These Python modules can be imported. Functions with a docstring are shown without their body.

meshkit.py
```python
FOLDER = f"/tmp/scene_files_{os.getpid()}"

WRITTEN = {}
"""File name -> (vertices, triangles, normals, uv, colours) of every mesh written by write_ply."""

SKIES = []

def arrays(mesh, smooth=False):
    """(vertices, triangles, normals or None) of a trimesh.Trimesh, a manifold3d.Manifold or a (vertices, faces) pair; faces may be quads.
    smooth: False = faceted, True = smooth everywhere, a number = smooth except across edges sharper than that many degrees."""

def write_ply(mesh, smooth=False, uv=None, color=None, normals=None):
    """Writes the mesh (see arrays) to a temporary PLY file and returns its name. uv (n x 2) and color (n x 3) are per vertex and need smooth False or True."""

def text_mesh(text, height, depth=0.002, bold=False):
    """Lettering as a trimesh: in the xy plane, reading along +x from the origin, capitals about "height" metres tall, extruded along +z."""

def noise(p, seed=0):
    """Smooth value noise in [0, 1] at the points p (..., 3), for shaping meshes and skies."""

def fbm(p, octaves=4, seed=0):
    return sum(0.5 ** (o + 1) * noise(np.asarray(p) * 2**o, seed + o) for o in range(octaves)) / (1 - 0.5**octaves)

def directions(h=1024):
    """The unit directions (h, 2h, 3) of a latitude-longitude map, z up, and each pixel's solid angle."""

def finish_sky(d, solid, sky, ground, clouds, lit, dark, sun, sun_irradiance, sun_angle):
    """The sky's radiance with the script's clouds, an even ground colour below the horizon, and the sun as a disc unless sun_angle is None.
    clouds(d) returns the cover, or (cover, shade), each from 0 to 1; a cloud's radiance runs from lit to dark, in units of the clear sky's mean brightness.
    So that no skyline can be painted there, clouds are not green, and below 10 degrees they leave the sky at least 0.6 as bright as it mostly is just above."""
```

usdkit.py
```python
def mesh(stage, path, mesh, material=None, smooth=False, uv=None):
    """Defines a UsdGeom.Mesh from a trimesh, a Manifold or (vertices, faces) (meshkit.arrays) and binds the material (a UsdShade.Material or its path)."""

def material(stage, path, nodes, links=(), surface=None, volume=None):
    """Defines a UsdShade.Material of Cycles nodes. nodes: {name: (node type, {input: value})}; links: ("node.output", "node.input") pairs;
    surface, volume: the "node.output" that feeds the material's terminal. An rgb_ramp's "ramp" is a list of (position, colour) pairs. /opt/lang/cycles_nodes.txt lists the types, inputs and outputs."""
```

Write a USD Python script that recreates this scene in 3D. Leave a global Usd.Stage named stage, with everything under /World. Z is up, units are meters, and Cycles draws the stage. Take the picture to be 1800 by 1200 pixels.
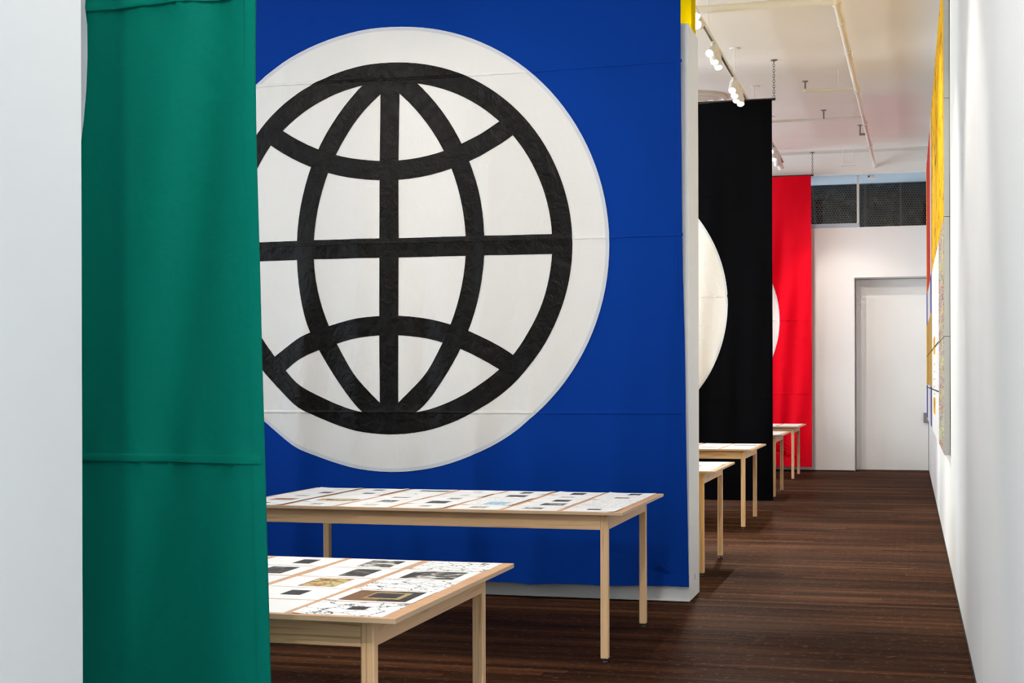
import math, random
import numpy as np, trimesh, usdkit, meshkit
import manifold3d as m3
from manifold3d import Manifold, CrossSection
from shapely import affinity
from shapely.geometry import Point, Polygon, LineString, box as sbox
from shapely.ops import unary_union
from pxr import Usd, UsdGeom, UsdLux, UsdShade, Gf, Sdf, Vt

stage = Usd.Stage.CreateInMemory()
UsdGeom.SetStageUpAxis(stage, UsdGeom.Tokens.z)
UsdGeom.SetStageMetersPerUnit(stage, 1.0)
UsdGeom.Xform.Define(stage, '/World')
rnd = random.Random(7)

# ------------------------------------------------------------------ camera
F_PX, YAW, V0, ROLL, EYE = 2570.86, .2649, 668.94, -.0028, 1.395
cam = UsdGeom.Camera.Define(stage, '/World/camera')
cam.CreateHorizontalApertureAttr(36.0)
cam.CreateVerticalApertureAttr(24.0)
cam.CreateFocalLengthAttr(36.0 * F_PX / 1800)
cam.CreateVerticalApertureOffsetAttr((V0 - 600) * 36.0 / 1800)
cam.CreateClippingRangeAttr(Gf.Vec2f(.05, 200))
EXPOSURE = 0.40
cam.CreateExposureAttr(EXPOSURE)
_c, _s = math.cos(YAW), math.sin(YAW)
_r0, _u0, _f0 = np.array([_c, _s, 0]), np.array([0, 0, 1.]), np.array([-_s, _c, 0])
_r, _u = _r0 + ROLL * _u0, _u0 - ROLL * _r0
_r /= np.linalg.norm(_r); _u /= np.linalg.norm(_u)
cam.AddTransformOp().Set(Gf.Matrix4d(*_r, 0, *_u, 0, *(-_f0), 0, 0, 0, EYE, 1))

# ------------------------------------------------------------------ lights
DAY = (.80, .90, 1.0)          # daylight through the windows behind the camera
WARM = (1.0, .94, .86)         # track lamps
DAY_POWER = 9.5
SIDE_POWER = 5.5
SPOT_POWER = 34.0
AMBIENT = .0

day = UsdLux.RectLight.Define(stage, '/World/daylight_window')
day.CreateWidthAttr(5.0); day.CreateHeightAttr(2.9)
day.CreateIntensityAttr(DAY_POWER); day.CreateColorAttr(Gf.Vec3f(*DAY))
day.AddTranslateOp().Set(Gf.Vec3d(-2.9, -2.85, 2.3)); day.AddRotateXYZOp().Set(Gf.Vec3f(90, 0, 0))   # faces +y

for _y, _h in ((5.9, 5.0), (12.8, 5.6), (19.2, 4.4)):     # added ambient fill along the unseen left wall (no windows there), one per bay
    _w = UsdLux.RectLight.Define(stage, '/World/added_side_fill' + ('' if _y < 6 else '_%03d' % (_y // 6 - 1)))
    _w.CreateWidthAttr(2.8); _w.CreateHeightAttr(_h); _w.CreateIntensityAttr(SIDE_POWER * (.34 if _y < 6 else 1.25 if _y < 14 else 1.1)); _w.CreateColorAttr(Gf.Vec3f(*DAY))
    _w.AddTranslateOp().Set(Gf.Vec3d(-6.9, _y, 2.6)); _w.AddRotateXYZOp().Set(Gf.Vec3f(0, -90, 0))       # faces +x

# the room's main planes
XR = .2946            # right wall
XE = -1.33            # ends of the two free-standing walls
CEIL = 4.82
YF = 22.77            # far partition
XL, YB = -7.0, -3.0

# ------------------------------------------------------------------ helpers
taken = {}
def path(name, parent=None):
    base = (str(parent.GetPath()) if parent is not None else '/World') + '/' + name
    n = taken.get(base, -1) + 1
    taken[base] = n
    return base if n == 0 else f'{base}_{n:03d}'

def say(p, label=None, cat=None, group=None, kind=None):
    for k, v in (('label', label), ('category', cat), ('group', group), ('kind', kind)):
        if v: p.SetCustomDataByKey(k, v)
    return p

def thing(name, label, cat=None, loc=(0, 0, 0), rz=0, group=None, kind=None):
    x = UsdGeom.Xform.Define(stage, path(name))
    x.AddTranslateOp().Set(Gf.Vec3d(*loc))
    if rz: x.AddRotateZOp().Set(rz)
    return say(x.GetPrim(), label, cat, group, kind)

def obj(name, mesh, mat, parent=None, smooth=False, label=None, cat=None, group=None, kind=None):
    m = usdkit.mesh(stage, path(name, parent), mesh, mat, smooth)
    return say(m.GetPrim(), label, cat, group, kind)

def join(*ms):
    ms = [x for m in ms for x in (m if isinstance(m, (list, tuple)) else [m])]
    return trimesh.util.concatenate(ms)

def bx(x0, x1, y0, y1, z0, z1, c=0.0):
    if c <= 0:
        m = trimesh.creation.box((abs(x1 - x0), abs(y1 - y0), abs(z1 - z0)))
        m.apply_translation(((x0 + x1) / 2, (y0 + y1) / 2, (z0 + z1) / 2))
        return m
    h = np.array([abs(x1 - x0), abs(y1 - y0), abs(z1 - z0)]) / 2
    pts = []
    for sx in (-1, 1):
        for sy in (-1, 1):
            for sz in (-1, 1):
                for k in range(3):
                    p = h - c; p[k] = h[k]
                    pts.append(p * (sx, sy, sz))
    m = trimesh.convex.convex_hull(np.array(pts))
    m.apply_translation(((x0 + x1) / 2, (y0 + y1) / 2, (z0 + z1) / 2))
    return m

def cyl(a, b, r, n=16, r2=None):
    a, b = np.array(a, float), np.array(b, float)
    d = b - a; L = np.linalg.norm(d)
    if r2 is None:
        m = trimesh.creation.cylinder(r, L, sections=n)
        m.apply_translation((0, 0, L / 2))
    else:
        m = trimesh.creation.revolve([(0, 0), (r, 0), (r2, L), (0, L)], sections=n)
    m.apply_transform(trimesh.geometry.align_vectors((0, 0, 1), d / L))
    m.apply_translation(a)
    return m

def lathe(profile, n=24):
    return trimesh.creation.revolve(profile, sections=n)

# ------------------------------------------------------------------ materials
L = '/World/Looks/'
UsdGeom.Scope.Define(stage, '/World/Looks')
def mat(name, color, rough=.6, **kw):
    return usdkit.material(stage, L + name, {'p': ('principled_bsdf', dict(base_color=color, roughness=rough, **kw))}, surface='p.BSDF')

def paint(name, color, rough=.55, bump=.02, spec=.4):
    """wall paint: faint roller texture and a barely uneven tone"""
    a = tuple(x * .97 for x in color)
    return usdkit.material(stage, L + name, {
        'g': ('geometry', {}), 'n': ('noise_texture', dict(scale=1.3, detail=3)), 'f': ('noise_texture', dict(scale=180, detail=2)),
        'r': ('rgb_ramp', dict(ramp=[(.3, a), (.7, color)])), 'b': ('bump', dict(strength=bump, distance=.01)),
        'p': ('principled_bsdf', dict(roughness=rough, specular_ior_level=spec))},
        [('g.position', 'n.vector'), ('g.position', 'f.vector'), ('n.fac', 'r.fac'), ('r.color', 'p.base_color'), ('f.fac', 'b.height'), ('b.normal', 'p.normal')], surface='p.BSDF')

def cloth(name, color, dark=.93, rough=.7, sheen=.0, wrinkle=.25, spec=.08, wscale=(9, 9, 5), trans=0.0):
    nodes = {
        'g': ('geometry', {}),
        'mw': ('mapping', dict(scale=(900, 60, 90))), 'w': ('noise_texture', dict(scale=1, detail=2)),
        'mh': ('mapping', dict(scale=(60, 60, 700))), 'wh': ('noise_texture', dict(scale=1, detail=2)),
        'mr': ('mapping', dict(scale=wscale)), 'wr': ('noise_texture', dict(scale=1, detail=5, roughness=.55, distortion=.9)),
        'r': ('rgb_ramp', dict(ramp=[(.3, tuple(x * dark for x in color)), (.7, color)])),
        'b1': ('bump', dict(strength=.06, distance=.004)), 'b2': ('bump', dict(strength=wrinkle, distance=.02)),
        'p': ('principled_bsdf', dict(roughness=rough, specular_ior_level=spec, sheen_weight=sheen, sheen_roughness=.4))}
    links = [('g.position', 'mw.vector'), ('mw.vector', 'w.vector'), ('g.position', 'mh.vector'), ('mh.vector', 'wh.vector'), ('g.position', 'mr.vector'), ('mr.vector', 'wr.vector'),
             ('wh.fac', 'r.fac'), ('r.color', 'p.base_color'), ('w.fac', 'b1.height'), ('wr.fac', 'b2.height'), ('b2.normal', 'b1.normal'), ('b1.normal', 'p.normal')]
    if trans:
        nodes['t'] = ('translucent_bsdf', dict(color=color)); nodes['m'] = ('mix_closure', dict(fac=trans))
        links += [('p.BSDF', 'm.closure1'), ('t.BSDF', 'm.closure2')]
        return usdkit.material(stage, L + name, nodes, links, surface='m.closure')
    return usdkit.material(stage, L + name, nodes, links, surface='p.BSDF')

def wood(name, a, b, along, rough=.5):
    """straight-grained pale softwood, grain along axis 0, 1 or 2"""
    sc = [62., 62., 62.]; sc[along] = 1.5
    fs = [260., 260., 260.]; fs[along] = 6.
    return usdkit.material(stage, L + name, {
        'g': ('geometry', {}), 'm': ('mapping', dict(scale=sc)), 'n': ('noise_texture', dict(scale=1, detail=3, distortion=1.0)),
        'mf': ('mapping', dict(scale=fs)), 'nf': ('noise_texture', dict(scale=1, detail=2)),
        'mx': ('mix_float', dict(fac=.3)), 'r': ('rgb_ramp', dict(ramp=[(.34, b), (.47, a), (.62, tuple(.9 * x + .1 * y for x, y in zip(a, b)))])),
        'bu': ('bump', dict(strength=.05, distance=.004)), 'p': ('principled_bsdf', dict(roughness=rough, specular_ior_level=.35))},
        [('g.position', 'm.vector'), ('m.vector', 'n.vector'), ('g.position', 'mf.vector'), ('mf.vector', 'nf.vector'), ('n.fac', 'mx.a'), ('nf.fac', 'mx.b'),
         ('mx.result', 'r.fac'), ('r.color', 'p.base_color'), ('nf.fac', 'bu.height'), ('bu.normal', 'p.normal')], surface='p.BSDF')

WHITE = (.80, .795, .78)
M = {}
M['wall'] = paint('wall_paint', WHITE)
M['wall_gloss'] = paint('wall_paint_satin', WHITE, rough=.8, spec=.15)
M['ceiling'] = paint('ceiling_paint', (.82, .79, .74), rough=.8)
M['pipe'] = paint('pipe_paint', (.80, .77, .72), rough=.45)
M['soffit'] = paint('soffit_cool_light_tint', (.55, .62, .70), rough=.7)  # bluish cast of the cool light put into the soffit colour
M['dark_line'] = mat('dark_gap', (.02, .017, .015), .9)
M['black_metal'] = mat('black_metal', (.012, .012, .013), .45)
M['steel'] = mat('steel', (.45, .45, .46), .35, metallic=1.0)
M['chain'] = mat('chain_metal', (.16, .155, .15), .4, metallic=.8)
M['white_metal'] = mat('white_enamel', (.78, .77, .74), .4)
M['grey_metal'] = mat('grey_metal', (.22, .2, .19), .5)
M['green'] = cloth('green_cloth', (.000, .185, .135), wrinkle=.12, trans=.10)
M['blue'] = cloth('blue_cloth', (.000, .040, .300), wrinkle=.12, trans=.06)
M['black'] = cloth('black_cloth', (.003, .003, .004), wrinkle=.15, spec=.02)
M['red'] = cloth('red_cloth', (.72, .0, .012), wrinkle=.12, trans=.10)
M['yellow'] = cloth('yellow_cloth', (.88, .76, .006), wrinkle=.12, trans=.6)
M['white_cloth'] = cloth('white_cloth', (.80, .78, .755), dark=.97, wrinkle=.22)
M['white_edge'] = cloth('white_cloth_edge', (.62, .64, .69), dark=.97, wrinkle=.1)
M['satin'] = cloth('black_satin', (.0055, .0045, .004), rough=.36, wrinkle=.6, spec=.13, wscale=(16, 16, 12))
PALE, TAN = (.90, .575, .315), (.56, .30, .135)
M['wood_x'] = wood('pine_along_x', PALE, TAN, 0)
M['wood_y'] = wood('pine_along_y', PALE, TAN, 1)
M['wood_z'] = wood('pine_along_z', PALE, TAN, 2)
M['ply'] = usdkit.material(stage, L + 'plywood_top', {
    'g': ('geometry', {}), 'm': ('mapping', dict(scale=(2.5, 60, 60))), 'n': ('noise_texture', dict(scale=1, detail=4, distortion=.5)),
    'r': ('rgb_ramp', dict(ramp=[(.3, (.60, .33, .175)), (.7, (.72, .42, .235))])),
    'sx': ('separate_xyz', {}), 'sn': ('separate_xyz', {}), 'ml': ('math', dict(math_type='multiply', value2=1 / .0046)), 'fr': ('math', dict(math_type='fraction')),
    'me': ('mapping', dict(scale=(30, 30, 900))), 'ne': ('noise_texture', dict(scale=1, detail=3)), 'ad': ('math', dict(math_type='multiply_add', value2=.5)),
    're': ('rgb_ramp', dict(ramp=[(.2, (.50, .33, .20)), (.5, (.66, .47, .30)), (1.0, (.60, .41, .25)), (1.25, (.42, .26, .15))])),
    'gt': ('math', dict(math_type='greater_than', value2=.5)), 'mx': ('mix_color', {}),
    'p': ('principled_bsdf', dict(roughness=.45, specular_ior_level=.35))},
    [('g.position', 'm.vector'), ('m.vector', 'n.vector'), ('n.fac', 'r.fac'), ('g.position', 'sx.vector'), ('sx.z', 'ml.value1'), ('ml.value', 'fr.value1'),
     ('g.position', 'me.vector'), ('me.vector', 'ne.vector'), ('ne.fac', 'ad.value1'), ('fr.value', 'ad.value3'), ('ad.value', 're.fac'),
     ('g.normal', 'sn.vector'), ('sn.z', 'gt.value1'), ('gt.value', 'mx.fac'), ('re.color', 'mx.a'), ('r.color', 'mx.b'), ('mx.result', 'p.base_color')], surface='p.BSDF')
M['paper'] = mat('white_paper', (.86, .855, .85), .7)

def photo(name, stops, scale=60, detail=6, rough=.45, stretch=(1, 1, 1)):
    return usdkit.material(stage, L + name, {
        'g': ('geometry', {}), 'm': ('mapping', dict(scale=stretch)), 'n': ('noise_texture', dict(scale=scale, detail=detail, roughness=.62, distortion=.7)),
        'r': ('rgb_ramp', dict(ramp=stops)), 'p': ('principled_bsdf', dict(roughness=rough, specular_ior_level=.15))},
        [('g.position', 'm.vector'), ('m.vector', 'n.vector'), ('n.fac', 'r.fac'), ('r.color', 'p.base_color')], surface='p.BSDF')
g3 = lambda v, t=(1, .95, .88): tuple(v * x for x in t)
M['photo_mono'] = photo('monochrome_print', [(.40, g3(.04)), (.50, g3(.10)), (.56, g3(.50)), (.66, g3(.72))], 17)
M['photo_dark'] = photo('dark_print', [(.35, g3(.035)), (.55, g3(.07)), (.66, g3(.35)), (.75, g3(.5))], 24)
M['photo_grey'] = photo('grey_print', [(.35, g3(.16)), (.5, g3(.36)), (.65, g3(.6))], 30)
M['photo_pale'] = photo('pale_print', [(.4, g3(.42)), (.5, g3(.66)), (.6, g3(.8))], 80)
M['photo_colour'] = photo('colour_print', [(.36, (.10, .08, .05)), (.44, (.36, .12, .06)), (.5, (.52, .40, .16)), (.56, (.70, .60, .30)), (.64, (.22, .26, .12)), (.72, (.6, .55, .4))], 26)
M['photo_brown'] = photo('brown_print', [(.38, (.11, .06, .035)), (.5, (.22, .11, .055)), (.62, (.34, .17, .08))], 90, stretch=(1, 5, 1))
M['photo_slate'] = photo('dark_grey_print', [(.4, (.035, .03, .028)), (.6, (.06, .052, .048))], 40)
M['photo_gold'] = photo('gold_print', [(.4, (.35, .24, .09)), (.6, (.55, .42, .2))], 60)
M['photo_blue'] = photo('blue_print', [(.4, (.25, .48, .62)), (.6, (.42, .66, .78))], 60)
M['photo_rust'] = photo('rust_print', [(.4, (.32, .12, .06)), (.6, (.55, .28, .16))], 60)
def drawing(name, fade, scale=13):
    """white sheet printed with a pen drawing: wandering thin lines and a few dots"""
    k = tuple(fade for _ in range(3)); w = (.86, .855, .85)
    return usdkit.material(stage, L + name, {
        'g': ('geometry', {}), 'n': ('noise_texture', dict(scale=14, detail=4, roughness=.6)), 'mm': ('mix', dict(mix_type='add', fac=.12)),
        'v': ('voronoi_texture', dict(feature='distance_to_edge', scale=scale)), 'r': ('rgb_ramp', dict(ramp=[(.0, (0, 0, 0)), (.016, (0, 0, 0)), (.038, (1, 1, 1))])),
        'n2': ('noise_texture', dict(scale=22, detail=2)), 'r2': ('rgb_ramp', dict(ramp=[(.36, (1, 1, 1)), (.44, (0, 0, 0))])),
        'v2': ('voronoi_texture', dict(feature='f1', scale=95)), 'r3': ('rgb_ramp', dict(ramp=[(.0, (0, 0, 0)), (.12, (0, 0, 0)), (.16, (1, 1, 1))])),
        'mx': ('mix_color', dict(blend_type='lighten', fac=1.0)), 'mn': ('mix_color', dict(blend_type='multiply', fac=.8)), 'c': ('mix_color', dict(a=k, b=w)),
        'p': ('principled_bsdf', dict(roughness=.7))},
        [('g.position', 'n.vector'), ('g.position', 'mm.color1'), ('n.color', 'mm.color2'), ('mm.color', 'v.vector'), ('v.distance', 'r.fac'), ('g.position', 'n2.vector'), ('n2.fac', 'r2.fac'),
         ('r.color', 'mx.a'), ('r2.color', 'mx.b'), ('g.position', 'v2.vector'), ('v2.distance', 'r3.fac'), ('mx.result', 'mn.a'), ('r3.color', 'mn.b'), ('mn.result', 'c.fac'), ('c.result', 'p.base_color')], surface='p.BSDF')
M['drawing'] = drawing('pen_drawing', .03)
M['drawing_faint'] = drawing('faint_drawing', .45, 20)

# floor boards: tone by board (primvar "tone"), long grain, wear and pale flecks
M['floor'] = usdkit.material(stage, L + 'old_floor_boards', {
    'g': ('geometry', {}), 't': ('attribute', dict(attribute='tone')),
    'm1': ('mapping', dict(scale=(.9, 26, 1))), 'n1': ('noise_texture', dict(scale=1, detail=5, roughness=.65)),
    'm2': ('mapping', dict(scale=(5, 240, 1))), 'n2': ('noise_texture', dict(scale=1, detail=3)),
    'm3': ('mapping', dict(scale=(.55, 1.1, 1))), 'n3': ('noise_texture', dict(scale=1, detail=3)),
    's1': ('math', dict(math_type='multiply_add', value2=.28, value3=.11)), 's2': ('math', dict(math_type='multiply_add', value2=.34)), 's3': ('math', dict(math_type='multiply_add', value2=.34)), 's4': ('math', dict(math_type='multiply_add', value2=.30)),
    'r': ('rgb_ramp', dict(ramp=[(.46, (.010, .0048, .0032)), (.63, (.024, .0095, .0048)), (.75, (.050, .0185, .0078)), (.86, (.10, .038, .0145)), (1.0, (.17, .075, .03))])),
    'mf': ('mapping', dict(scale=(16, 90, 1))), 'v': ('noise_texture', dict(scale=1, detail=4, roughness=.7)), 'rf': ('rgb_ramp', dict(ramp=[(.62, (0, 0, 0)), (.67, (.8, .8, .8))])),
    'fx': ('mix_color', dict(b=(.30, .23, .17))),
    'rr': ('rgb_ramp', dict(ramp=[(.3, (.30, .30, .30)), (.7, (.50, .50, .50))])),
    'b': ('bump', dict(strength=.12, distance=.003)), 'p': ('diffuse_bsdf', {}), 'gl': ('glossy_bsdf', dict(color=(1, .97, .94))), 'ly': ('layer_weight', dict(blend=.12)), 'lm': ('math', dict(math_type='multiply_add', value2=.05, value3=.007)), 'mc': ('mix_closure', {})},
    [('ly.fresnel', 'lm.value1'), ('lm.value', 'mc.fac'), ('p.BSDF', 'mc.closure1'), ('gl.BSDF', 'mc.closure2'), ('g.position', 'm1.vector'), ('m1.vector', 'n1.vector'), ('g.position', 'm2.vector'), ('m2.vector', 'n2.vector'), ('g.position', 'm3.vector'), ('m3.vector', 'n3.vector'),
     ('t.fac', 's1.value1'), ('n1.fac', 's2.value1'), ('s1.value', 's2.value3'), ('n2.fac', 's3.value1'), ('s2.value', 's3.value3'), ('n3.fac', 's4.value1'), ('s3.value', 's4.value3'),
     ('s4.value', 'r.fac'), ('g.position', 'mf.vector'), ('mf.vector', 'v.vector'), ('v.fac', 'rf.fac'), ('rf.color', 'fx.fac'), ('r.color', 'fx.a'), ('fx.result', 'p.color'),
     ('n3.fac', 'rr.fac'), ('rr.color', 'gl.roughness'), ('n2.fac', 'b.height'), ('b.normal', 'p.normal'), ('b.normal', 'gl.normal')], surface='mc.closure')
M['lens'] = usdkit.material(stage, L + 'lamp_face', {'e': ('emission', dict(color=(1, .93, .82), strength=8.0))}, surface='e.emission')
M['tube'] = usdkit.material(stage, L + 'tube_glow', {'e': ('emission', dict(color=(.80, .92, 1.0), strength=22.0))}, surface='e.emission')
M['pane'] = usdkit.material(stage, L + 'window_glass', {'t': ('transparent_bsdf', dict(color=(.82, .85, .85))), 'g': ('glossy_bsdf', dict(color=(1, 1, 1), roughness=.02)), 'f': ('fresnel', dict(IOR=1.45)), 'm': ('mix_closure', {})},
                            [('f.fac', 'm.fac'), ('t.BSDF', 'm.closure1'), ('g.BSDF', 'm.closure2')], surface='m.closure')
M['dark_mottle'] = photo('dark_mottled_wall', [(.3, (.008, .0075, .007)), (.5, (.02, .018, .016)), (.62, (.07, .065, .06)), (.75, (.11, .10, .09))], 6, rough=.95)  # mottled near-black tone of the wall outside the window
M['conduit'] = mat('dark_conduit', (.10, .09, .08), .8)  # plain dark brown-grey for the pipes outside
M['wire'] = mat('wire', (.13, .125, .118), .7)

# ------------------------------------------------------------------ the room
def struct(name, mesh, m, label=None, parent=None, smooth=False):
    return obj(name, mesh, m, parent, smooth, label=label, kind='structure' if parent is None else None)

floor = thing('floor', 'dark brown worn narrow-board wooden floor', kind='structure')
obj('underfloor', bx(XL, XR + .2, YB, 23.4, -.12, -.02), M['dark_line'], floor)
W = .0725
def plank(x0, x1, y, dz):
    g = .0007
    return bx(x0 + g, x1 - g, y + g, y + W - g, -.02, dz)
def board_mesh(name, boards, kind=None):
    ms, tone = [], []
    for x0, x1, y, dz, t in boards:
        m = plank(x0, x1, y, dz); ms.append(m); tone += [t] * len(m.vertices)
    p = obj(name, join(ms), M['floor'], floor, kind=kind)
    UsdGeom.PrimvarsAPI(p).CreatePrimvar('tone', Sdf.ValueTypeNames.FloatArray, 'vertex').Set(Vt.FloatArray.FromNumpy(np.array(tone, np.float32)))
rest, single, shown = [], [], []
y = 2.3; row = 0
while y < 23.25:
    x = XL + rnd.uniform(-2, 0)
    rt = rnd.gauss(.5, .10)
    while x < XR + .15:
        x1 = min(x + rnd.choice([1.2, 1.8, 2.4, 2.7, 3.2]) + rnd.uniform(-.2, .2), XR + .15)
        if XR + .15 - x1 < .4: x1 = XR + .15
        b = (x, x1, y, -rnd.uniform(0, .0009), min(1, max(0, rt + rnd.gauss(0, .17))))
        # boards the photograph shows: beyond the bottom of the frame, right of the green banner
        vis = y > 6.0 and x1 > -.46 * y - .1
        (shown if vis else rest).append(b)
        x = x1
    y += W; row += 1
for b in shown[:290]: board_mesh('plank', [b])
board_mesh('planks', rest + shown[290:], kind='stuff')

struct('wall_right', bx(XR, XR + .2, YB, 24.1, .0, CEIL), M['wall_gloss'], 'long white wall running down the right side')
struct('wall_left', bx(XL - .2, XL, YB, 24.1, .0, CEIL), M['wall'], 'white wall far to the left behind the banners')
rear = join(bx(XL, XR, YB - .2, YB, 0, .85), bx(XL, XR, YB - .2, YB, 3.75, CEIL), bx(XL, -5.4, YB - .2, YB, .85, 3.75), bx(-.4, XR, YB - .2, YB, .85, 3.75))
struct('wall_rear', rear, M['wall'], 'white wall behind the viewer with a wide window opening')
wb = thing('wall_center', 'white free-standing wall behind the blue banner', kind='structure')
obj('wall_body', bx(-6.2, XE, 9.15, 9.59, 0.004, 3.636, .003), M['wall'], wb)
obj('scuff', bx(XE - .0005, XE + .0006, 9.375, 9.385, .115, .15), M['dark_line'], wb, label='small dark scuff near the foot of the wall')
struct('wall_near', bx(-6.2, XE, 1.73, 2.168, 0.004, 3.636, .003), M['wall'], 'white free-standing wall cropped at the left edge of the picture')
struct('ceiling', bx(XL, XR + .2, YB, 24.1, CEIL, CEIL + .2), M['ceiling'], 'off-white painted ceiling high above the gallery')
PT, DT, DX, YR = 3.707, 2.945, -.795, 23.2
wf = thing('wall_far', 'white partition at the far end with a doorway recess', kind='structure')
obj('wall_body', join(bx(XL, DX, YF, 23.28, 0, PT), bx(DX, XR, YF, 23.28, DT, PT), bx(DX, XR, YR, 23.28, 0, DT)), M['wall'], wf)
struct('gap_shade_strip_1', bx(XL, DX, YF - .006, YF, 0, .022), M['dark_line'], 'thin dark strip painted for the gap shade along the foot of the far partition')  # dark strip painted in for the shaded gap under the partition
struct('gap_shade_strip_2', bx(XR - .004, XR, YB, YR, 0, .014), M['dark_line'], 'thin dark strip painted for the gap shade along the foot of the right wall')  # same painted gap shade, along the right wall
d1 = thing('door_1', 'plain flush white door set back in the far recess', kind='structure')
obj('door_panel', bx(DX + .012, XR - .006, YR - .04, YR, .012, DT - .01, .002), M['wall'], d1)
bm = thing('ceiling_beam', None, kind='structure')
bm.SetCustomDataByKey('label', 'white ceiling beam and soffit tinted blue for cool light above the far windows')
obj('beam', bx(XL, XR, 22.64, 22.86, 4.515, CEIL), M['ceiling'], bm)
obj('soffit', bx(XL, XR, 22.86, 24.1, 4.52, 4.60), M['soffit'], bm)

w1 = thing('window_1', 'dark wire-covered clerestory window above the far partition', kind='structure')
WY = 23.95
obj('sill', bx(XL, XR, WY - .04, 24.05, 3.3, 3.66), M['white_metal'], w1)
obj('ledge', bx(XL, -.725, 22.95, 23.27, PT, 3.79, .01), M['soffit'], w1, label='pale ledge on top of the partition')  # shares the soffit colour with its painted-in cool light
obj('mullion', bx(-.762, -.725, 23.0, 23.05, 3.79, 4.52, .004), M['white_metal'], w1, label='thin white mullion')
obj('pane', bx(XL, XR, WY + .03, WY + .036, 3.66, 4.52), M['pane'], w1)
def hexwire(x0, x1, z0, z1, a, y, r):
    segs = []
    dx, dz = a * math.sqrt(3), a * 1.5
    j, z = 0, z0
    while z < z1:
        x = x0 + (dx / 2 if j % 2 else 0)
        while x < x1:
            c = np.array([x, z])
            p = [c + a * np.array([math.cos(t), math.sin(t)]) for t in (math.pi / 6, math.pi / 2, math.pi * 5 / 6, math.pi * 7 / 6)]
            segs += [(p[0], p[1]), (p[1], p[2]), (p[2], p[3])]
            x += dx
        z += dz; j += 1
    V, Fc = [], []
    for p, q in segs:
        d = (q - p) / np.linalg.norm(q - p); n = np.array([-d[1], d[0]]) * r
        k = len(V)
        for e in (p, q):
            V += [(e[0] + n[0], y, e[1] + n[1]), (e[0], y - r * 1.5, e[1]), (e[0] - n[0], y, e[1] - n[1])]
        Fc += [(k, k + 1, k + 4), (k, k + 4, k + 3), (k + 1, k + 2, k + 5), (k + 1, k + 5, k + 4), (k + 2, k, k + 3), (k + 2, k + 3, k + 5)]
    return trimesh.Trimesh(np.array(V), np.array(Fc), process=False)
obj('wire_mesh', hexwire(-1.75, XR, 3.66, 4.52, .024, WY, .0022), M['wire'], w1, kind='stuff')
struct('wall_back', bx(XL, XR + .2, 24.9, 25.1, 2.5, 5.6), M['dark_mottle'], 'mottled dark wall outside the far window')
for px, ln, r in ((-1.42, .16, .022), (-.69, 0, .02), (-.12, .0, .016)):
    obj('drain_pipe', join(cyl((px - ln, 24.87, 5.4), (px, 24.87, 2.6), min(r, .022)), bx(px - ln * .57 - .04, px - ln * .57 + .04, 24.845, 24.899, 3.7, 3.74)), M['conduit'], label='dark pipe outside the far window, ' + {-1.42: 'left one, leaning', -.69: 'just right of the mullion', -.12: 'rightmost'}[px], cat='pipe', smooth=40)

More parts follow.
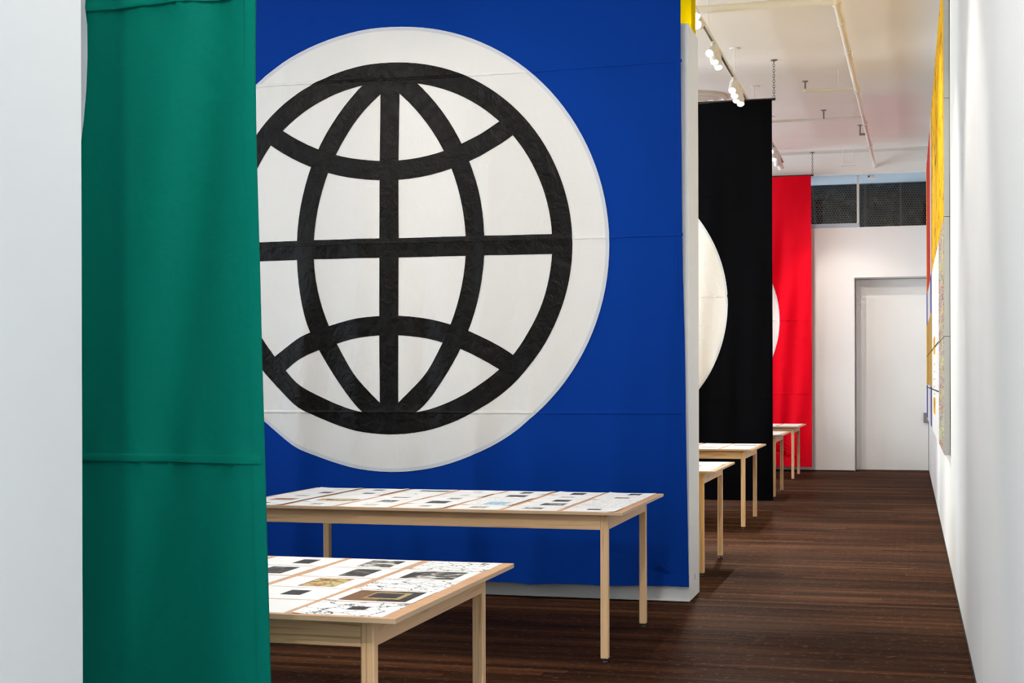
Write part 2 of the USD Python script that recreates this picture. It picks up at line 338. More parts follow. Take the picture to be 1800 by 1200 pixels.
# ------------------------------------------------------------------ banners
def folds(seed, x0, x1, z0, z1, amp, seams, lean):
    r = np.random.default_rng(seed)
    n = int(9 * (x1 - x0))
    cx = r.uniform(x0 - .5, x1 + .5, n); w = r.uniform(.035, .12, n); a = r.normal(0, 1, n) * amp * (.4 + w * 8)
    ln = r.normal(lean, .035, n); ph = r.uniform(0, 6.28, n); top = r.uniform(-.2, .9, n)
    def d(x, z):
        h = np.clip((z1 - z) / (z1 - z0), 0, 1)
        o = np.zeros_like(x)
        for k in range(n):
            u = x - cx[k] - ln[k] * (z1 - z)
            env = np.clip((h - top[k] * .6) * 3, 0, 1) * (.5 + .7 * h)
            o += a[k] * env * np.exp(-(u / w[k]) ** 2) * (.75 + .25 * np.sin(2.1 * z + ph[k]))
        o += amp * 1.2 * np.sin(2.3 * x + 1.1 * z + seed)
        p = np.stack([x * 2.2, z * .9, np.zeros_like(x) + seed], -1)
        o += amp * 1.5 * (meshkit.fbm(p, 3, seed) - .5)
        for s in seams:                                   # the fabric puckers along each sewn seam
            t = z - s
            o -= .005 * np.exp(-(t / .012) ** 2)
            o += .0042 * np.exp(-np.abs(t) / .06) * np.sin(2 * math.pi * x / .095 + 3 * np.sin(5 * x + seed))
        return o
    return d

def applique(poly, y, d, off, thick, res):
    """a flat piece of cloth cut to poly (x, z), hung in the plane y and following the folds d"""
    parts = []
    for g in getattr(poly, 'geoms', [poly]):
        if g.area < 1e-6: continue
        rings = [np.array(g.exterior.coords)[:-1]] + [np.array(i.coords)[:-1] for i in g.interiors]
        cs = CrossSection([r for r in rings], m3.FillRule.EvenOdd)
        m = Manifold.extrude(cs, thick).refine_to_length(res).to_mesh()
        v, f = np.array(m.vert_properties[:, :3], float), np.array(m.tri_verts)
        x, z = v[:, 0], v[:, 1]
        parts.append(trimesh.Trimesh(np.stack([x, y - off - v[:, 2] + d(x, z), z], 1), f, process=False))
    return join(parts)

def ring(cx, cz, r, n=128):
    return Polygon([(cx + r * math.cos(t), cz + r * math.sin(t)) for t in np.linspace(0, 2 * math.pi, n, endpoint=False)])

def banner(name, label, fabric, x0, x1, y, z0, z1, seams, circle=None, emblem=None, amp=.012, seed=1, lean=0., res=.05, flare=0., chain_top=None, white_label=None, group=None):
    t = thing(name, label, 'banner', group=group)
    base = folds(seed, x0, x1, z0, z1, amp, seams, lean)
    d = base
    poly = Polygon([(x0, z0), (x1 + flare, z0), (x1, z0 + .45 * (z1 - z0)), (x1 - flare * .2, z1), (x0, z1)])
    disc = None
    if circle:
        cx, cz, R = circle
        disc = ring(cx, cz, R)
        obj('field', applique(poly.difference(disc.buffer(-.02)), y, d, 0, .002, res), fabric, t, smooth=75)
        inner = disc.buffer(-.018)
        if emblem is not None:
            obj('white_disc', applique(inner.difference(emblem.buffer(-.012)), y, d, .003, .002, res), M['white_cloth'], t, smooth=75, label='white cloth disc')
            obj('globe_emblem', applique(emblem, y, d, .0058, .002, .032), M['satin'], t, smooth=75, label='black globe emblem of curved grid lines')
        else:
            obj('white_disc', applique(inner, y, d, .003, .002, res), M['white_cloth'], t, smooth=75, label='white cloth disc')
        obj('disc_border', applique(disc.difference(disc.buffer(-.024)), y, d, .0045, .0015, .06), M['white_edge'], t, smooth=75, label='pale stitched rim of the disc')
    else:
        obj('field', applique(poly, y, d, 0, .002, res), fabric, t, smooth=75)
    # hems: bottom, right; seams: doubled cloth
    obj('hem', applique(sbox(x0, z0, x1 + flare, z0 + .075), y, d, .0035, .003, .05), fabric, t, smooth=75)
    obj('side_hem', applique(Polygon([(x1 + flare - .028, z0), (x1 + flare, z0), (x1, z0 + .45 * (z1 - z0)), (x1 - flare * .2, z1), (x1 - flare * .2 - .028, z1), (x1 - .028, z0 + .45 * (z1 - z0))]), y, d, .0032, .002, .05), fabric, t, smooth=75)
    for s in seams:
        band = sbox(x0, s - .006, x1 + flare * .3 - .005, s + .012)
        pieces = [(band, fabric, .0028)]
        if disc is not None:
            pieces = [(band.difference(disc), fabric, .0028), (band.intersection(inner), M['white_cloth'], .0052)]
            if emblem is not None:
                pieces[1] = (band.intersection(inner.difference(emblem)), M['white_cloth'], .0052)
                pieces.append((band.intersection(emblem), M['satin'], .0082))
        for shape, m, off in pieces:
            for g in getattr(shape, 'geoms', [shape]):
                if g.area > 2e-4: obj('seam', applique(g, y, d, off, .0022, .035), m, t, smooth=75)
    obj('rod', cyl((x0 - .05, y, z1 + .005), (x1 + .035, y, z1 + .005), .014, 16), M['black_metal'], t, smooth=40, label='black rod along the top edge')
    if chain_top:
        links = []
        zc = z1 + .03; k = 0; xc = x1 + .02
        while zc < chain_top - .02:
            lk = trimesh.creation.torus(.0115, .0026, major_sections=12, minor_sections=6)
            lk.apply_scale((1, 1.5, 1)); lk.apply_transform(trimesh.transformations.rotation_matrix(math.pi / 2, (1, 0, 0)))
            if k % 2: lk.apply_transform(trimesh.transformations.rotation_matrix(math.pi / 2, (0, 0, 1)))
            lk.apply_translation((xc, y, zc)); links.append(lk)
            zc += .028; k += 1
        links.append(cyl((xc, y, chain_top - .03), (xc, y, chain_top), .006, 8)); links.append(cyl((xc, y, chain_top - .008), (xc, y, chain_top), .035, 16))
        obj('chain', join(links), M['chain'], t, smooth=40, label='thin steel chain up to the ceiling')
    return t

def globe(cx, cz):
    ro, ri, b = 1.222, 1.092, .0635
    parts = [ring(0, 0, ro).difference(ring(0, 0, ri)), sbox(-b, -1.15, b, 1.15), sbox(-1.15, -b, 1.15, b)]
    for s in (-1, 1):
        xc = s * (.585 - 1.418)
        parts.append(ring(xc, 0, 1.418 + b).difference(ring(xc, 0, 1.418 - b)).intersection(sbox(*sorted((0, s * 2)), 1, 1).union(sbox(min(0, s * 2), -2, max(0, s * 2), 2))))
        zc = s * (.508 + 1.388)
        parts.append(ring(0, zc, 1.388 + b).difference(ring(0, zc, 1.388 - b)).intersection(sbox(-2, min(0, s * 2), 2, max(0, s * 2))))
    g = unary_union(parts).intersection(ring(0, 0, ro)).buffer(0)
    return affinity.translate(g, cx, cz)

banner('hanging_banner', 'green cloth banner hanging nearest the viewer at left', M['green'], -5.2, -1.358, 2.93, .10, 4.40, (1.222, 2.235, 3.35), circle=(-3.27, 2.2, 1.485), amp=.020, seed=11, lean=-.11, res=.026, flare=.02)
banner('hanging_banner', 'large blue cloth banner with black globe emblem on white disc', M['blue'], -5.22, -1.358, 9.07, .105, 4.40, (1.19, 2.30, 3.375), circle=(-3.288, 2.262, 1.463), emblem=globe(-3.288, 2.268), amp=.024, seed=23, lean=-.05, res=.045, flare=.03)
banner('hanging_banner', 'yellow cloth banner showing just above the white free-standing wall', M['yellow'], -5.2, -1.362, 9.70, .105, 4.40, (1.19, 2.30, 3.375), amp=.010, seed=31, res=.08)
banner('hanging_banner', 'black cloth banner with part of a white disc, hung on a chain', M['black'], -5.4, -1.405, 15.85, .105, 4.395, (1.19, 2.30, 3.375), circle=(-3.431, 2.216, 1.546), amp=.022, seed=41, res=.06, lean=-.03, chain_top=CEIL)
banner('hanging_banner', 'red cloth banner hanging in front of the far white partition', M['red'], -5.3, -1.412, 22.45, .085, 4.47, (1.19, 2.30, 3.375), circle=(-3.42, 2.30, 1.53), amp=.035, seed=53, res=.06, lean=-.09, chain_top=CEIL)

# ------------------------------------------------------------------ tables
TH, TL, TD = .750, 2.128, 1.240      # height, length, depth
def table(label, xr, yn):
    t = thing('display_table', label, 'table', (xr, yn, 0), group=None)
    obj('tabletop', bx(-TL, 0, 0, TD, TH - .016, TH, .0012), M['ply'], t)
    lx, ly, w = .086, .062, .039
    za = TH - .016
    X = ((-lx - w, -lx), (-TL + lx, -TL + lx + w)); Y = ((ly, ly + w), (TD - ly - w, TD - ly))
    for (a, b) in X:
        for (c, e) in Y:
            lg = obj('leg', bx(a, b, c, e, .019, za, .004), M['wood_z'], t)
            foot = join(cyl(((a + b) / 2, (c + e) / 2, .008), ((a + b) / 2, (c + e) / 2, .02), .005, 10), cyl(((a + b) / 2, (c + e) / 2, 0), ((a + b) / 2, (c + e) / 2, .009), .014, 14, r2=.010))
            obj('levelling_foot', foot, M['black_metal'], lg, smooth=40, label='small black levelling foot')
    h0 = za - .078
    for c, e in ((ly + .002, ly + .022), (TD - ly - .022, TD - ly - .002)):
        obj('apron', bx(X[1][1], X[0][0], c, e, h0, za, .001), M['wood_x'], t)
    for a, b in ((-lx - .022, -lx - .002), (-TL + lx + .002, -TL + lx + .022)):
        obj('apron', bx(a, b, Y[0][1], Y[1][0], h0, za, .001), M['wood_y'], t)
    return t

PW, PD, PX, PY = .268, .233, .2965, .2445
def sheet(x0, x1, y0, y1, z, th, bend, nx=6, ny=2):
    xs, ys = np.linspace(x0, x1, nx + 1), np.linspace(y0, y1, ny + 1)
    V = []
    for k in (0, 1):
        for y in ys:
            for x in xs: V.append((x, y, z + bend(x, y) + k * th))
    n, N = nx + 1, (nx + 1) * (ny + 1)
    q = []
    for j in range(ny):
        for i in range(nx):
            a = j * n + i
            q += [(a + N, a + 1 + N, a + n + 1 + N, a + n + N), (a, a + n, a + n + 1, a + 1)]
    for i in range(nx):
        a, b = i, ny * n + i
        q += [(a, a + 1, a + 1 + N, a + N), (b + 1, b, b + N, b + 1 + N)]
    for j in range(ny):
        a, b = j * n, j * n + nx
        q += [(a + n, a, a + N, a + n + N), (b, b + n, b + n + N, b + N)]
    q = np.array(q)
    return trimesh.Trimesh(np.array(V), np.vstack([q[:, [0, 1, 2]], q[:, [0, 2, 3]]]), process=False)

ROWS = ['back row', 'fourth row', 'middle row', 'second row', 'front row']
COLS = ['rightmost column', 'second column from right', 'third column from right', 'fourth column from right', 'fifth column from right', 'sixth column from right', 'seventh column from right']
def lay(xr, yn, where, group, plan):
    """plan[(column from right, row from back)] = (words, base material, [(material, x0, x1, y0, y1 fractions from left and front)], rows spanned)"""
    for (c, r), (words, base, prints, span) in plan.items():
        jx, jy = rnd.uniform(-.003, .003), rnd.uniform(-.002, .002)
        x1 = xr - .040 - c * PX + jx; x0 = x1 - PW
        y1 = yn + TD - .014 - r * PY + jy; y0 = y1 - PD - (span - 1) * PY
        la, lb = rnd.choice([0, 0, .001, .003]), rnd.choice([0, 0, .001, .0035])
        def bend(x, y):
            u = (x - x0) / (x1 - x0)
            return la * max(0, 1 - u * 5) ** 2 + lb * max(0, u * 5 - 4) ** 2
        label = f'{words}, {ROWS[r]}, {COLS[c]}, {where}'
        t = thing('printed_sheet', label, 'paper', group=group)
        obj('paper', sheet(x0, x1, y0, y1, TH, .0009, bend), base, t)
        for m, a, b, e, f in prints:
            n = {'photo_gold': 'picture_edge'}.get(m, 'picture')
            obj(n, sheet(x0 + a * PW, x0 + b * PW, y0 + e * (y1 - y0), y0 + f * (y1 - y0), TH + .0009 + {'photo_slate': .0003, 'photo_gold': .0006, 'photo_slate2': .0009}.get(m, 0), .0003, bend, 4, 1), M[m], t)

P = M['paper']
M['photo_slate2'] = M['photo_slate']
def small(words, m, x, y, w=.22, h=.4): return (words, P, [(m, x - w / 2, x + w / 2, y - h / 2, y + h / 2)], 1)
BL = ('blank white sheet', P, [], 1)
plan1 = {
    (0, 0): ('sheet of fine line drawing', M['drawing'], [], 1),
    (0, 1): ('sheet with large monochrome photo', P, [('photo_mono', .17, .86, .10, .88)], 1),
    (0, 2): ('sheet of fine line drawing', M['drawing'], [], 1),
    (0, 3): ('sheet with large brown photo', P, [('photo_brown', .10, .90, .08, .93), ('photo_slate', .56, .90, .08, .93), ('photo_gold', .34, .78, .24, .80), ('photo_slate2', .37, .71, .33, .72)], 1),
    (0, 4): ('sheet of line drawing with dark shape', M['drawing'], [('photo_slate', .46, .66, .42, .66)], 1),
    (1, 0): ('sheet with mottled monochrome picture', P, [('photo_mono', .36, .82, .12, .86)], 1),
    (1, 1): ('sheet with monochrome photo at right', P, [('photo_dark', .46, .80, .12, .88)], 1),
    (1, 2): ('sheet with colour painting print', P, [('photo_colour', .34, .80, .10, .90)], 1),
    (1, 3): ('sheet with small framed dark photo', P, [('photo_slate', .42, .66, .34, .74), ('paper', .47, .58, .44, .66)], 1),
    (1, 4): small('sheet with small grey photo', 'photo_grey', .22, .55, .3, .4),
    (2, 0): ('sheet with small plain dark rectangle', P, [('photo_slate', .50, .74, .25, .72)], 1),
    (2, 1): ('sheet with dark photo', P, [('photo_dark', .42, .80, .14, .86)], 1),
    (2, 2): BL, (2, 3): small('sheet with small grey photo', 'photo_grey', .5, .5), (2, 4): small('sheet with small dark photo', 'photo_dark', .5, .5),
    (3, 0): BL, (3, 1): BL, (3, 2): small('sheet with small grey photo', 'photo_grey', .4, .5), (3, 3): BL, (3, 4): BL,
}
plan2 = {
    (0, 0): small('sheet with small dark photo', 'photo_dark', .62, .55, .26, .5),
    (0, 1): small('sheet with narrow dark photo', 'photo_dark', .52, .5, .3, .22),
    (0, 2): ('tall sheet of faint drawing', M['drawing_faint'], [], 2),
    (0, 4): small('sheet with narrow dark photo', 'photo_dark', .52, .5, .26, .24),
    (1, 0): small('sheet with dark photo', 'photo_dark', .52, .42, .3, .55),
    (1, 1): small('sheet with pale grey photo', 'photo_pale', .5, .45, .3, .35),
    (1, 2): small('sheet with dark photo', 'photo_dark', .58, .45, .34, .5),
    (1, 3): small('sheet with wide dark photo', 'photo_mono', .62, .52, .46, .55),
    (1, 4): small('sheet with small monochrome photo', 'photo_mono', .46, .5, .38, .4),
    (2, 0): small('sheet with small dark photo', 'photo_dark', .5, .45, .24, .5),
    (2, 1): small('sheet with wide dark photo', 'photo_dark', .52, .5, .42, .5),
    (2, 2): ('tall sheet with sky-blue picture', M['drawing_faint'], [('photo_blue', .36, .80, .08, .42)], 2),
    (2, 4): small('sheet with small grey photo', 'photo_grey', .5, .5, .32, .4),
    (3, 0): small('sheet with pale grey photo', 'photo_pale', .5, .45, .2, .3),
    (3, 1): small('sheet with pale grey photo', 'photo_pale', .5, .45, .2, .3),
    (3, 2): small('sheet with grey photo', 'photo_grey', .55, .5, .26, .4),
    (3, 3): small('sheet with dark photo', 'photo_dark', .5, .5, .42, .6),
    (3, 4): small('sheet with small grey photo', 'photo_grey', .5, .5, .2, .3),
    (4, 0): small('sheet with wide dark strip', 'photo_dark', .62, .5, .66, .32),
    (4, 1): small('sheet with tiny dark mark', 'photo_dark', .5, .5, .05, .1),
    (4, 2): small('sheet with grey photo', 'photo_grey', .5, .5, .38, .3),
    (4, 3): small('sheet with grey photo', 'photo_mono', .55, .45, .34, .6),
    (4, 4): small('sheet with pale grey photo', 'photo_pale', .5, .5, .3, .4),
    (5, 0): small('sheet with small dark photo', 'photo_dark', .45, .5, .24, .3),
    (5, 1): small('sheet with small dark photo', 'photo_dark', .55, .5, .24, .3),
    (5, 2): ('blank white sheet', P, [], 1),
    (5, 3): ('sheet with long colour strip', P, [('photo_colour', .14, .96, .3, .85)], 1),
    (5, 4): small('sheet with small grey photo', 'photo_grey', .5, .5, .22, .3),
    (6, 0): small('sheet with pale grey photo', 'photo_pale', .6, .5, .2, .2),
    (6, 1): small('sheet with small dark photo', 'photo_dark', .66, .5, .26, .4),
    (6, 2): small('sheet with narrow grey photo', 'photo_grey', .5, .5, .28, .25),
    (6, 3): small('sheet with rust-coloured photo', 'photo_rust', .5, .5, .5, .5),
    (6, 4): small('sheet with narrow dark photo', 'photo_dark', .4, .5, .3, .3),
}
plan3 = {(c, r): BL for c in range(3) for r in range(5)}
plan3[(0, 2)] = small('sheet with rust-coloured strip', 'photo_rust', .25, .5, .5, .35)
plan3[(0, 1)] = small('sheet with pale grey print', 'photo_pale', .4, .5, .6, .3)
plan3[(0, 3)] = small('sheet with tiny dark mark', 'photo_dark', .3, .5, .06, .2)
plan4 = {(c, r): BL for c in range(3) for r in range(5)}
plan4[(0, 1)] = small('sheet with long dark strip', 'photo_slate', .52, .45, .86, .42)
plan4[(0, 4)] = small('sheet with pale grey print', 'photo_pale', .5, .5, .6, .5)
plan4[(1, 1)] = small('sheet with pale grey print', 'photo_pale', .6, .5, .5, .7)
plan4[(1, 3)] = small('sheet with rust-coloured strip', 'photo_rust', .5, .4, .6, .35)
plan5 = {(c, r): BL for c in range(2) for r in range(5)}
plan5[(0, 2)] = small('sheet with pale grey print', 'photo_pale', .3, .5, .5, .6)
plan6 = {(c, r): BL for c in range(2) for r in range(5)}
plan6[(0, 4)] = small('sheet with pale brown print', 'photo_rust', .5, .3, .4, .2)
plan6[(0, 1)] = small('sheet with pale grey print', 'photo_pale', .5, .5, .5, .4)
SPOTS = [
    ('pale plywood table in the foreground, covered in printed sheets', -1.348, 3.750, 'nearest table', 'sheets on the nearest table', plan1),
    ('long pale plywood table standing before the blue globe banner', -1.350, 7.030, 'table before blue banner', 'sheets on the table before the blue banner', plan2),
    ('pale table corner just past the white wall end', -1.325, 10.345, 'table just past white wall', 'sheets on the table just past the white wall', plan3),
    ('pale plywood table standing before the black banner', -1.395, 13.72, 'table before black banner', 'sheets on the table before the black banner', plan4),
    ('pale table corner just beyond the edge of the black banner', -1.430, 17.37, 'table just past black banner', 'sheets on the table just past the black banner', plan5),
    ('farthest pale table standing before the red banner', -1.455, 20.60, 'farthest table', 'sheets on the farthest table', plan6),
]
for label, xr, yn, where, group, plan in SPOTS:
    table(label, xr, yn)
    lay(xr, yn, where, group, plan)

# ------------------------------------------------------------------ painting on the right wall
art = thing('wall_painting', 'huge multi-panel abstract painting in yellow, white and blue on right wall', 'painting')
XA, XB = .250, .2905
def streaks(name, stops, scale, stretch):
    return photo(name, stops, scale, 6, .85, stretch)
A = dict(
    yellow=streaks('painted_yellow', [(.36, (.12, .075, .005)), (.43, (.58, .30, .003)), (.6, (.78, .41, .003))], 1.0, (1, 2.2, 7)),
    ochre=streaks('painted_ochre', [(.3, (.48, .26, .04)), (.7, (.60, .36, .06))], 2, (1, 1, 4)),
    red=streaks('painted_red', [(.3, (.50, .035, .025)), (.7, (.60, .055, .04))], 2, (1, 1, 3)),
    orange=streaks('painted_orange', [(.3, (.70, .28, .04)), (.7, (.80, .36, .06))], 2, (1, 1, 3)),
    white=streaks('painted_white', [(.3, (.70, .69, .68)), (.7, (.77, .76, .74))], 1.5, (1, 1, 1)),
    blue=streaks('painted_blue', [(.3, (.06, .07, .28)), (.7, (.09, .10, .36))], 2, (1, 1, 2)),
    speckle=streaks('painted_speckle', [(.28, (.05, .07, .04)), (.34, (.40, .39, .33)), (.385, (.05, .10, .22)), (.42, (.50, .48, .42)), (.46, (.42, .05, .03)), (.49, (.10, .12, .10)), (.52, (.55, .53, .46)), (.55, (.08, .17, .05)), (.58, (.52, .50, .42)), (.615, (.50, .30, .02)), (.65, (.2, .2, .2)), (.70, (.55, .53, .46))], 1.5, (1, .8, 8)),
    side=paint('canvas_edge', (.54, .54, .53), .8))
ye = [11.15, 13.1, 15.2, 17.3, 18.1, 20.0, 21.9]
ze = [.84, 1.71, 2.585, 3.452, 4.42]
for i in range(6):
    for j in range(4):
        if j >= 2: k = 'yellow' if i < 3 else ('white' if i == 3 else 'red')
        else: k = 'speckle' if i == 0 else 'white'
        obj('panel', bx(XA, XB, ye[i] + .003, ye[i + 1] - .003, ze[j] + .003, ze[j + 1] - .003, .002), A[k], art)
for j in range(4):
    obj('edge_strip', bx(XA + .0005, XB, ye[0] - .002, ye[0] + .0025, ze[j] + .002, ze[j + 1] - .002), A['side'], art, label='grey-white canvas edge')
obj('batten', bx(XB, XR, ye[0] + .02, ye[-1] - .02, ze[0] + .02, ze[-1] - .02), M['dark_line'], art)
def patch(name, k, y0, y1, z0, z1): obj(name, bx(XA - .0012, XA + .001, y0, y1, z0, z1), A[k], art)
for y0, y1 in ((17.05, 18.0), (20.7, 21.86)):
    patch('blue_stripe', 'blue', y0, y1, .86, 1.32); patch('blue_stripe', 'blue', y0, y1, 2.16, 2.60)
patch('ochre_block', 'ochre', 16.95, 18.35, 1.325, 2.155); patch('ochre_block', 'ochre', 18.6, 21.88, 1.325, 2.155)
patch('orange_stripe', 'orange', 21.2, 21.88, 2.62, 4.40)
for z0, z1 in ((1.65, 1.82), (1.05, 1.215)):
    patch('yellow_block', 'yellow', 14.9, 15.9, z0, z1)
for k in range(5):
    z0 = 1.24 + k * .075
    patch('dark_dash', 'ochre', 15.2, 15.55, z0, z0 + .02)
for z in (1.285, 1.716):
    obj('drawn_line', bx(XA - .0016, XA + .001, 13.15, 21.85, z, z + .012), M['dark_line'], art)
obj('wall_box', bx(.215, .275, 23.12, 23.16, .74, .89, .004), M['grey_metal'], label='small grey metal box low on the right of the white door', cat='box')

# ------------------------------------------------------------------ ceiling fittings
PZ = 4.60
main = thing('sprinkler_pipe', 'white sprinkler pipe along the ceiling with side branches', 'pipe')
def pt(t, s=0): return (-.585 + .10 * t, 12.64 + 10.0 * t, PZ)
pr = .024
obj('long_run', join(cyl(pt(0), pt(.40), .030), cyl(pt(.40), pt(1.0), .024)), M['pipe'], main, smooth=40)
obj('cross_run', cyl((-4.5, 12.66, PZ), (-.585, 12.64, PZ), .034), M['pipe'], main, smooth=40)
obj('elbow', join(trimesh.creation.icosphere(3, .044).apply_translation(pt(0)), cyl((-.70, 12.64, PZ), (-.58, 12.64, PZ), .042), cyl(pt(0), pt(.012), .042)), M['pipe'], main, smooth=40)
for t in (.08, .2, .40, .62, .8):
    obj('coupling', cyl(pt(t - .006), pt(t + .006), .036), M['pipe'], main, smooth=40)
for t, x2, hasdrop in ((.392, -1.10, True), (.575, -2.4, True)):
    p = pt(t)
    obj('branch', join(cyl(p, (x2, p[1] - .05, PZ), .017), trimesh.creation.icosphere(2, .024).apply_translation((x2, p[1] - .05, PZ))), M['pipe'], main, smooth=40)
    hx = x2 if x2 > -2 else -1.0
    hd = join(cyl((hx, p[1] - .05, PZ), (hx, p[1] - .05, PZ + .10), .010, 10), cyl((hx, p[1] - .05, PZ + .10), (hx, p[1] - .05, PZ + .108), .034, 14))
    obj('sprinkler_head', hd, M['grey_metal'], main, smooth=40, label='small dark upright sprinkler head')
    hx2 = hx + .36
    obj('hanger_rod', cyl((hx2, p[1] - .03, PZ), (hx2, p[1] - .03, CEIL), .005, 8), M['pipe'], main, smooth=40)
p = pt(.70)
obj('sprinkler_head', join(cyl((p[0] - .09, p[1], PZ), (p[0] - .09, p[1], PZ + .12), .010, 10), cyl((p[0] - .09, p[1], PZ + .115), (p[0] - .09, p[1], PZ + .123), .034, 14), cyl(p, (p[0] - .1, p[1], PZ), .015, 10)), M['grey_metal'], main, smooth=40)
for t in (.30, .52, .86):
    q = pt(t); obj('hanger_rod', cyl(q, (q[0], q[1], CEIL), .005, 8), M['pipe'], main, smooth=40)

hb = thing('hanging_bracket', 'small white bar hung on two rods before the far beam', 'bracket')
obj('bar', bx(-.955, -.742, 21.97, 22.03, 4.535, 4.57, .004), M['white_metal'], hb)
for x in (-.92, -.775): obj('rod', cyl((x, 22, 4.565), (x, 22, CEIL), .005, 8), M['white_metal'], hb, smooth=40)
sd = thing('smoke_detector', 'small white detector box on the soffit tinted blue for cool light', 'detector')
obj('housing', bx(-.60, -.50, 23.0, 23.08, 4.47, 4.52, .006), M['white_metal'], sd)
obj('sensor', cyl((-.58, 22.995, 4.50), (-.58, 23.0, 4.50), .012, 12), M['black_metal'], sd, smooth=40)

ft = thing('fluorescent_tube', 'cool white tube lamp behind the far partition, under the window', 'lamp', (0, 23.62, 3.52))
obj('tube', cyl((-2.2, 0, 0), (.1, 0, 0), .019, 14), M['tube'], ft, smooth=40)
obj('batten', bx(-2.25, .15, -.03, .03, -.06, -.025), M['white_metal'], ft)
for x in (-1.8, -.3): obj('bracket', bx(x - .02, x + .02, -.34, .30, -.09, -.06), M['white_metal'], ft)

dif = thing('ceiling_rosette', 'round ringed white plate on the ceiling behind the black banner', 'plate', (-2.53, 17.7, CEIL))
for n, r0, r1, dz in (('rim', .42, .36, .03), ('ring', .30, .25, .045), ('ring', .19, .14, .055)):
    obj(n, lathe([(r1, 0), (r1, -dz), ((r0 + r1) / 2, -dz - .012), (r0, -dz), (r0, 0)], 40), M['pipe'], dif, smooth=40)
obj('plate', lathe([(0, -.012), (.36, -.012), (.36, 0)], 40), M['pipe'], dif, smooth=40)
obj('hub', lathe([(0, -.07), (.05, -.06), (.07, -.02), (.07, 0)], 24), M['grey_metal'], dif, smooth=40)

# ------------------------------------------------------------------ lighting tracks
TZ = 4.50
def track(label, x, y0, y1):
    t = thing('lighting_track', label, 'track')
    obj('rail', bx(x - .018, x + .018, y0, y1, TZ, TZ + .03, .003), M['white_metal'], t)
    obj('slot', bx(x - .010, x + .010, y0 + .02, y1 - .02, TZ - .002, TZ + .002), M['black_metal'], t, label='dark slot along the underside')
    y = y0 + .4
    while y < y1:
        obj('hanger_rod', join(cyl((x, y, TZ + .03), (x, y, CEIL), .005, 8), cyl((x, y, CEIL - .01), (x, y, CEIL), .05, 20)), M['white_metal'], t, smooth=40)
        y += 2.03
track('lighting_track with dark slot running down the ceiling past the black banner'.replace('_', ' '), -1.73, 2.6, 21.2)
track('second lighting track, farther left above the banners', -4.2, 2.6, 21.2)

track('short added lighting track near the viewer, unseen, brightening the green banner', -.45, -2.4, 1.6)  # added with its heads to brighten the green banner and table legs

heads = 0
def head(x, y, target, label, power=1.0, cone=30., group=None):
    global heads
    t = thing('track_spotlight', label, 'spotlight', group=group)
    d = np.array(target, float) - np.array([x, y, TZ - .1]); d /= np.linalg.norm(d)
    drop = .085 * abs(d[2]) + .041 * math.sqrt(1 - d[2] ** 2) + .006      # the can just clears the rail
    c = np.array([x, y, TZ - drop])
    b0 = c - d * .085
    R = trimesh.geometry.align_vectors((0, 0, 1), d)
    can = lathe([(0, 0), (.034, 0), (.041, .008), (.041, .17), (.036, .17), (.034, .155), (0, .155)], 32)
    can.apply_transform(R); can.apply_translation(b0)
    obj('can', can, M['white_metal'], t, smooth=40)
    joint = np.array([c[0], y, TZ - .012])
    obj('stem', join(cyl(joint, c + np.array([0, 0, .02]), .009, 10), bx(x - .015, x + .015, y - .03, y + .03, TZ - .024, TZ - .002, .003)), M['white_metal'], t, smooth=40)
    lens = cyl(b0 + d * .156, b0 + d * .160, .033, 32)
    obj('lamp_face', lens, M['lens'], t, label='bright lamp face')
    s = UsdLux.SphereLight.Define(stage, str(t.GetPath()) + '/lamp')
    s.CreateRadiusAttr(.03); s.CreateNormalizeAttr(True); s.CreateIntensityAttr(SPOT_POWER * power); s.CreateColorAttr(Gf.Vec3f(*WARM))
    sh = UsdLux.ShapingAPI.Apply(s.GetPrim()); sh.CreateShapingConeAngleAttr(cone); sh.CreateShapingConeSoftnessAttr(.6)
    mtx = trimesh.geometry.align_vectors((0, 0, -1), d); mtx[:3, 3] = b0 + d * .205
    s.AddTransformOp().Set(Gf.Matrix4d(*mtx.T.ravel().tolist()))
    heads += 1

used = {}
NARROW = 21.
def aim(x, y, tg, tail):
    side = 'left track' if x < -3 else 'added short near track' if x > -1 else 'right track'
    if tg[0] > .2: what = 'the right wall' if y > 14 or y < 9 else 'the painting' if tg[2] > 2.9 else 'the near wall stretch as added wash' if tg[1] < 10 else 'the painting low down'
    elif tg[1] > 22.6: what = 'the far doorway'
    elif tg[1] > 22: what = 'the red banner'
    elif tg[2] < 1 and tg[1] < 5: what = 'the nearest table'
    elif tg[2] < 1 and tg[1] < 9: what = 'the long table'
    elif tg[2] < 1: what = 'the farther tables'
    else: what = 'the green banner' if tg[1] < 4 else 'the blue banner' if tg[1] < 10 else 'the black banner'
    k = (side, what, tail); used[k] = used.get(k, 0) + 1
    return f"spotlight on {side} lighting {what}, {tail}" + ('' if used[k] == 1 else ', next along' if used[k] == 2 else ', last along')
G0 = 'track spotlights over the first bay, out of the picture'
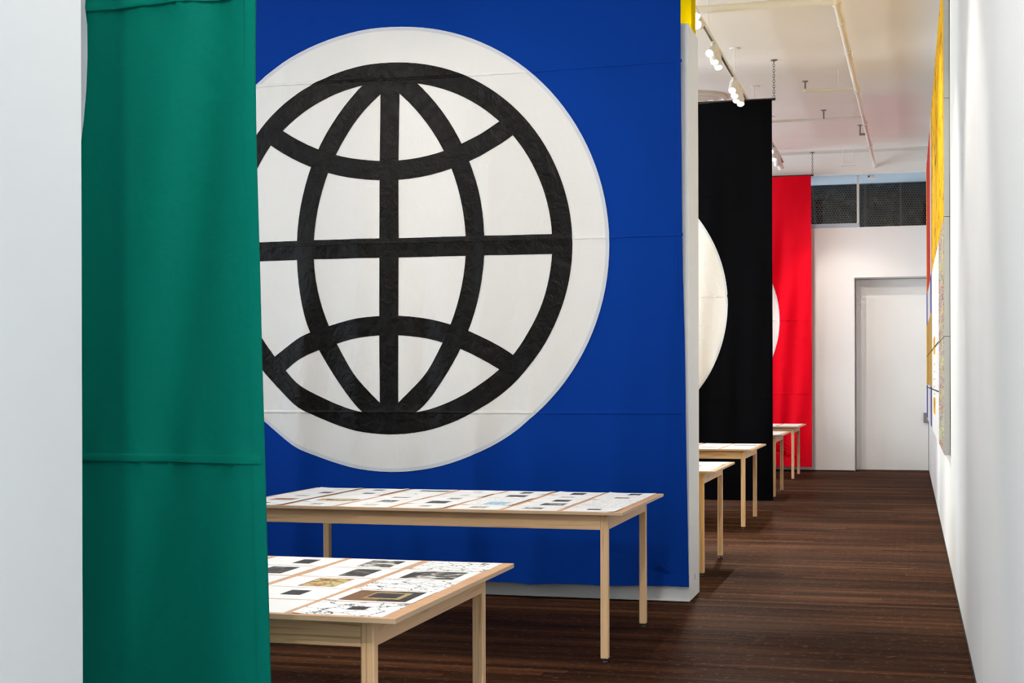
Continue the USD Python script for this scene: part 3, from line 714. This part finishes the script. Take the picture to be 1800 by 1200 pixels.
for x, y, tg, pw in ((-1.73, 5.0, (-2.6, 9.1, 2.45), .58), (-1.73, 5.6, (-1.9, 9.1, 2.7), .52), (-1.73, 6.0, (-2.9, 9.1, 2.1), .40), (-1.73, 6.5, (-1.9, 7.5, .75), 1.5), (-1.73, 4.7, (-1.85, 4.3, .75), 1.55),
                 (-4.2, 5.0, (-3.4, 9.1, 2.45), .58), (-4.2, 5.6, (-4.2, 9.1, 2.7), .52), (-4.2, 6.5, (-3.2, 7.5, .75), 1.2), (-4.2, 4.5, (-3.0, 4.3, .75), .9),
                 (-.45, .3, (-1.7, 2.93, 3.0), 1.6), (-.45, .75, (-1.6, 2.93, 1.7), .6), (-.45, 1.3, (-1.9, 6.6, .6), .6), (-1.73, 3.4, (.29, 5.0, 1.7), 1.1), (-1.73, 7.4, (.29, 7.2, 1.5), 1.4)):  # near-track heads and right-wall washers are added fill
    head(x, y, tg, aim(x, y, tg, 'out of the picture'), pw, NARROW if tg[2] == .75 else 26. if 9 < tg[1] < 9.2 else 32., group=G0)
seen = [
    (12.50, (-1.7, 9.7, 3.75), 'white spotlight nearest the viewer on the track, beside the yellow banner'),
    (13.42, (-2.6, 9.7, 2.2), 'lit spotlight with bright star glare, left of a pair on the track'),
    (13.55, (-1.2, 11.5, .4), 'lit spotlight close beside the glaring one, right of the pair'),
    (13.80, (-.9, 11.4, .2), 'lit spotlight third along the track, angled down toward the aisle'),
    (15.07, (-1.9, 11.0, .7), 'white spotlight cylinder first of the cluster above the black banner'),
    (15.26, (-1.8, 12.6, .6), 'white spotlight second of the cluster above the black banner'),
    (15.50, (-2.3, 13.6, .7), 'white spotlight third of the cluster above the black banner'),
    (15.70, (-1.0, 13.2, .3), 'lit spotlight last of the cluster, touching the top of the black banner'),
    (19.15, (-.7, 15.8, .4), 'lit spotlight peeping out right of the black banner'),
    (19.75, (-1.8, 17.6, .7), 'white spotlight just below the lit one right of the black banner')]
for y, tg, lb in seen: head(-1.73, y, tg, lb, 3.2 if y < 12.7 else 1.0)
G1 = 'track spotlights hidden behind the banners'
for x, y, tg in ((-4.2, 12.6, (-3.6, 15.8, 2.4)), (-1.73, 11.4, (-2.0, 15.8, 2.6)), (-4.2, 13.6, (-3.9, 11.2, .7)), (-4.2, 18.6, (-3.6, 22.4, 2.6)), (-1.73, 18.2, (-2.0, 22.4, 2.6)),
                 (-1.73, 18.7, (-.7, 22.8, 1.7)), (-1.73, 20.6, (-.6, 22.9, 1.4)), (-1.73, 20.2, (-1.6, 21.4, .7)), (-4.2, 19.6, (-3.6, 20.9, .6)), (-1.73, 17.2, (.25, 15.2, 2.2)), (-1.73, 10.0, (.28, 9.9, 1.5)), (-1.73, 12.0, (.25, 12.4, 3.0)), (-1.73, 10.4, (.25, 12.4, 2.4))):  # the wash onto the near right wall is added to brighten the wall end
    head(x, y, tg, aim(x, y, tg, 'hidden from view'), 1.0 if tg[1] > 22.7 else .44 if tg[1] > 22 else .65 if tg[0] < .2 else 1.1, group=G1)
